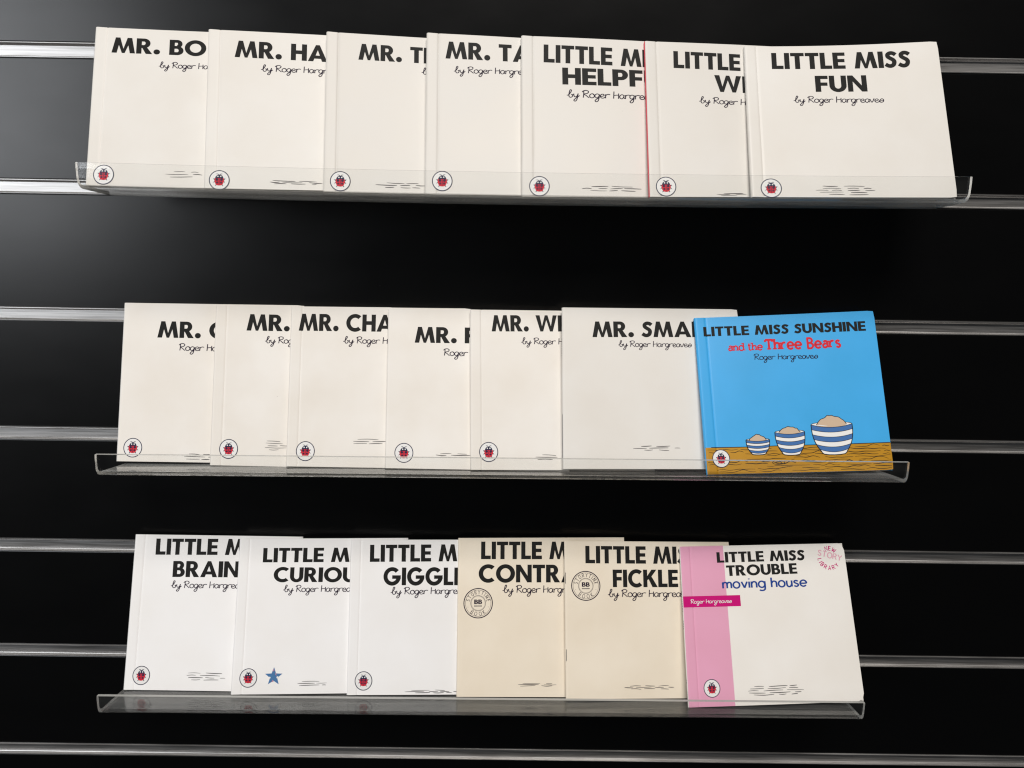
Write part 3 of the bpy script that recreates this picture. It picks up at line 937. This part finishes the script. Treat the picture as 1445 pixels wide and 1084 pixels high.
for bi, (B, (card, T, crease, ex, label)) in enumerate(zip(BOOKS, LOOK)):
    rg = random.Random(100 + bi)
    cv = Cover(B['corners'], crease=bool(crease), bow=rg.uniform(-.6, .9), curl=ex.get('curl', 0.0))
    bl, br = B['corners'][3], B['corners'][2]
    root = empty('picture_book', tuple((a + b_) / 2 for a, b_ in zip(bl, br)))
    root['label'] = label
    root['category'] = 'book'
    root['group'] = 'picture books standing on the acrylic ledges'

    us = Cover.GRID
    vs_ = [0, 6, 13, 20.8, 32, 44, 56, 68, 80, 92, 104, 114, 121, 127]
    wob = [rg.uniform(-.12, .12) for _ in range(4)]
    th = 0.34
    # softened outer corners: the two right-hand corners of a read paperback are a little rounded
    def clip(u, v, k=ex.get('round', 1.0)):
        if u > 138 and (v > 125 or v < 2):
            return u - 0.5 * k, v + (-.5 * k if v > 64 else .5 * k)
        return u, v
    V, F, nf = slab(us, vs_, lambda u, v: cv(*clip(u, v), 0), lambda u, v: cv(*clip(u, v), -th))
    mats = [M[card], M['pages']]
    fm = [0] * len(F)
    if 'sun' in ex or 'trouble' in ex:
        mats.append(M['wood'] if 'sun' in ex else M['pink'])
        nu = len(us)
        for j in range(len(vs_) - 1):
            for i in range(nu - 1):
                if ('sun' in ex and vs_[j + 1] <= 20.9) or ('trouble' in ex and us[i + 1] <= 36.6):
                    fm[j * (nu - 1) + i] = 2
    front = link('front_cover', V, F, mats, root, fm, smooth=True)
    front.data.set_sharp_from_angle(angle=math.radians(35))
    # page block and back cover
    i_ = 2.4 if 'round' in ex else 0.6
    V, F, _ = slab([.5, 20, 60, 100, BW - i_], [i_, 30, 64, 98, BH - i_],
                   lambda u, v: cv.flat(u, v, -1.05 if crease else -.85), lambda u, v: cv.flat(u, v, -T + th + .02))
    link('page_block', V, F, M['pages'], root)
    V, F, _ = slab([.2, 40, 100, BW], [0, 40, 90, BH], lambda u, v: cv.flat(u, v, -T + th), lambda u, v: cv.flat(u, v, -T))
    link('back_cover', V, F, M[card], root)
    # spine: a narrow strip bent round the left edge
    sp = M[ex['spine']] if 'spine' in ex else M[card]
    h0 = cv.relief(0, 0)
    hs = [h0 - .02, h0 - .3, (h0 - T) / 2, -T + .3, -T]
    bulge = [-.05, -.38, -.5, -.38, .2]
    Vv, Ff = [], []
    for v in (0, 30, 64, 98, BH):
        for h_, b_ in zip(hs, bulge):
            Vv.append(W(cv.flat(b_, v, h_)))
        for h_, b_ in zip(hs, bulge):
            Vv.append(W(cv.flat(b_ + .32, v, h_)))
    for j in range(4):
        for i in range(4):
            a = j * 10 + i
            Ff.append((a, a + 1, a + 11, a + 10))
            Ff.append((a + 5, a + 15, a + 16, a + 6))
    for a, s_ in ((0, 1), (40, -1)):
        for i in range(4):
            q = (a + i, a + i + 5, a + i + 6, a + i + 1)
            Ff.append(q if s_ > 0 else q[::-1])
    spine = link('spine', Vv, Ff, sp, root)
    fix_normals(spine)
    if 'spinemarks' in ex:
        # small type and a publisher's block running down the spine
        pts, fcs = [], []
        hm = (h0 - T) / 2
        if ex['spinemarks'] == 1:
            segs = [(112, 119, .5), (88, 103, .55)] + [(8, 42, 1.0)]
        else:
            segs = [(112, 113.5, .4), (74, 90, .55), (60, 66, .5), (18, 20, .6), (4, 12, .35)]
        for (a, b_, wd) in segs:
            v = a
            solid = (b_ - a) > 30
            while v < b_:
                e = b_ if solid else v + rg.uniform(.9, 1.5)
                i0 = len(pts)
                pts += [W(cv.flat(-.53, v, hm - wd * .8)), W(cv.flat(-.53, v, hm + wd * .8)), W(cv.flat(-.53, e, hm + wd * .8)), W(cv.flat(-.53, e, hm - wd * .8))]
                fcs.append((i0, i0 + 1, i0 + 2, i0 + 3))
                v = e + rg.uniform(.5, .9)
        link('spine_lettering', pts, fcs, M['navy'], spine)['kind'] = 'stuff'

    # ---- print on the front cover
    P = Print()
    for (txt, ref, u0, v0, u1, v1, cap) in B['titles']:
        if txt.startswith('LITTLE M'):
            txt = 'LITTLE MISS' if 'SUN' not in txt else txt
        P.text(txt, ref, u0, v0, u1, v1, cap, HEAVY)
    P.build('title_lettering', cv, [M['ink']], front)

    by, ref, u0, v0, u1, v1 = B['author']
    P = Print()
    txt = ('by ' if by else '') + 'Roger Hargreaves'
    xh = (u1 - u0) / text_polys(ref, HAND, .13, gap=.04, space=.62, round_=True)[1] * .80
    P.text(txt, ref, u0, v0, u1, v1, xh, HAND, .165, gap=.04, space=.62, round_=True)
    P.build('author_lettering', cv, [M['cleanwhite'] if 'trouble' in ex else M['pen']], front, h=0.16 if 'trouble' in ex else .07)

    if B['emblem']:
        P = Print()
        emblem(P, *B['emblem'], 6.6 if 'sun' in ex or 'trouble' in ex else 7.2)
        r0 = max(cv.relief(B['emblem'][0] + k, 0) for k in (-7.2, -5, -3, 0, 7))
        flat_print = lambda u, v, h, r0=r0: cv.flat(u, v, h + r0)
        P.build('emblem', flat_print, [M['cleanwhite'], M['navy'], M['red']], front, h=.05, step=.006, cyc=0)
    if B['ground']:
        P = Print()
        u0, v1, u1, v0 = B['ground']
        scribble(P, u0, max(v0, v1) + .5, u1, min(v0, v1), 40 + bi)
        P.build('ground_marks', cv, [M['greyink']], front)
    if 'stamp' in ex:
        P = Print()
        stamp(P, *ex['stamp'], 12.2)
        P.build('round_stamp', cv, [M['pen']], front)
    if 'star' in ex:
        P = Print()
        pts = []
        for k in range(10):
            r_ = 7.4 if k % 2 == 0 else 3.1
            a = math.radians(90 + 36 * k)
            pts.append((33.6 + r_ * math.cos(a), 14.0 + r_ * math.sin(a) * 1.02))
        P.add([[pts[i], pts[(i + 1) % 10], (33.6, 14.0)] for i in range(10)], 0)
        P.add(disc(30.4, 13.2, .8, .8, 10), 2)
        P.add(disc(36.8, 13.4, .9, .9, 10), 2)
        P.add([[(33.2, 20.4), (34.1, 18.6), (32.7, 18.2)]], 1)
        P.add([[(35.0, 17.6), (36.0, 14.8), (34.9, 15.4)]], 1)
        P.add([[(32.0, 9.6), (33.0, 11.6), (33.9, 10.2)]], 1)
        P.build('star_sticker', cv, [M['star'], M['starpink'], M['cleanwhite']], front, h=.12, step=.01, cyc=0)
    if 'staple' in ex:
        for v in (30, 92):
            V, F, _ = slab([.05, .45], [v, v + 9], lambda u, w_: cv.flat(u, w_, .12), lambda u, w_: cv.flat(u, w_, -.25))
            link('staple', V, F, M['staple'], root)
    if 'sun' in ex:
        P = Print()
        P.text('and the', 'and the', 24.4, 98.4, 50.2, 98.2, 4.0, LOWER, .27, round_=True, gap=.32, space=.55, serif=.5)
        P.text('Three Bears', 'Three Bears', 53.0, 98.2, 110.8, 98.1, 5.6, LOWER, .31, round_=True, gap=.32, space=.55, serif=.55)
        P.build('subtitle_lettering', cv, [M['red']], front)
        P = Print()
        rr = random.Random(5)
        P.line([(0.2, 20.9), (30, 20.6), (60, 20.9), (100, 20.8), (139.8, 21.0)], .55, 0)
        for k in range(10):
            v = 1.6 + k * 1.9
            x = rr.uniform(0, 14)
            while x < 136:
                ln = rr.uniform(10, 34)
                e = min(x + ln, 139)
                m_ = max(3, int((e - x) / 4))
                pts = [(x + (e - x) * i / m_, v + rr.uniform(-.5, .5) + (1.1 if rr.random() < .16 else 0)) for i in range(m_ + 1)]
                if not (4 < x < 18 and 4 < v < 20):
                    P.line(pts, rr.uniform(.34, .6), 0, 3, .6)
                x = e + rr.uniform(1, 8)
        P.line([(54 + 4.6 * math.cos(a), 8 + 1.5 * math.sin(a)) for a in [i * .5236 for i in range(12)]], .4, 0, 2, 0, True)
        P.line([(54 + 2.2 * math.cos(a), 8 + .7 * math.sin(a)) for a in [i * .5236 for i in range(12)]], .35, 0, 2, 0, True)
        P.build('table_grain', cv, [M['ink']], front)
        for args in ((31, 48.7, 26.0, 14.6, 30.2, 6), (53.4, 75.9, 31.4, 13.8, 36.0, 6), (81.4, 112.6, 36.4, 13.4, 43.6, 6)):
            P = Print()
            bowl(P, *args)
            P.build('printed_bowl', cv, [M['ink'], M['bowl'], M['bowlw'], M['oat']], front, h=.13, step=.004, cyc=0)
    if 'trouble' in ex:
        P = Print()
        P.text('moving house', 'moving house', 34.0, 92.0, 104.0, 92.2, 5.0, LOWER, .235, round_=True, gap=.27, space=.62)
        P.build('subtitle_lettering', cv, [M['royal']], front)
        P = Print()
        cuts = [.15, .4, .7, 1.2, 4, 7.3, 8.2, 9.1, 14, 30, 47.6]
        for a, b_ in zip(cuts[:-1], cuts[1:]):
            P.add(rect(a, 77.4, b_, 86.3))
        P.build('magenta_band', cv, [M['magenta']], front, step=0)
        P = Print()
        P.arc_text('NEW', 126.2, 114.8, 8.2, 76, 3.4, .56, 0, wscale=1.1, spread=1.12)
        P.arc_text('LIBRARY', 126.2, 114.8, 8.2, 252, 3.2, .56, 0, inward=True, wscale=1.1, spread=1.2)
        P.text('STORY', 'STORY', 116.6, 117.6, 136.2, 112.2, 4.6, LIGHT, .16, m=1, gap=.18)
        P.build('round_badge', cv, [M['magenta'], M['rosepink']], front)
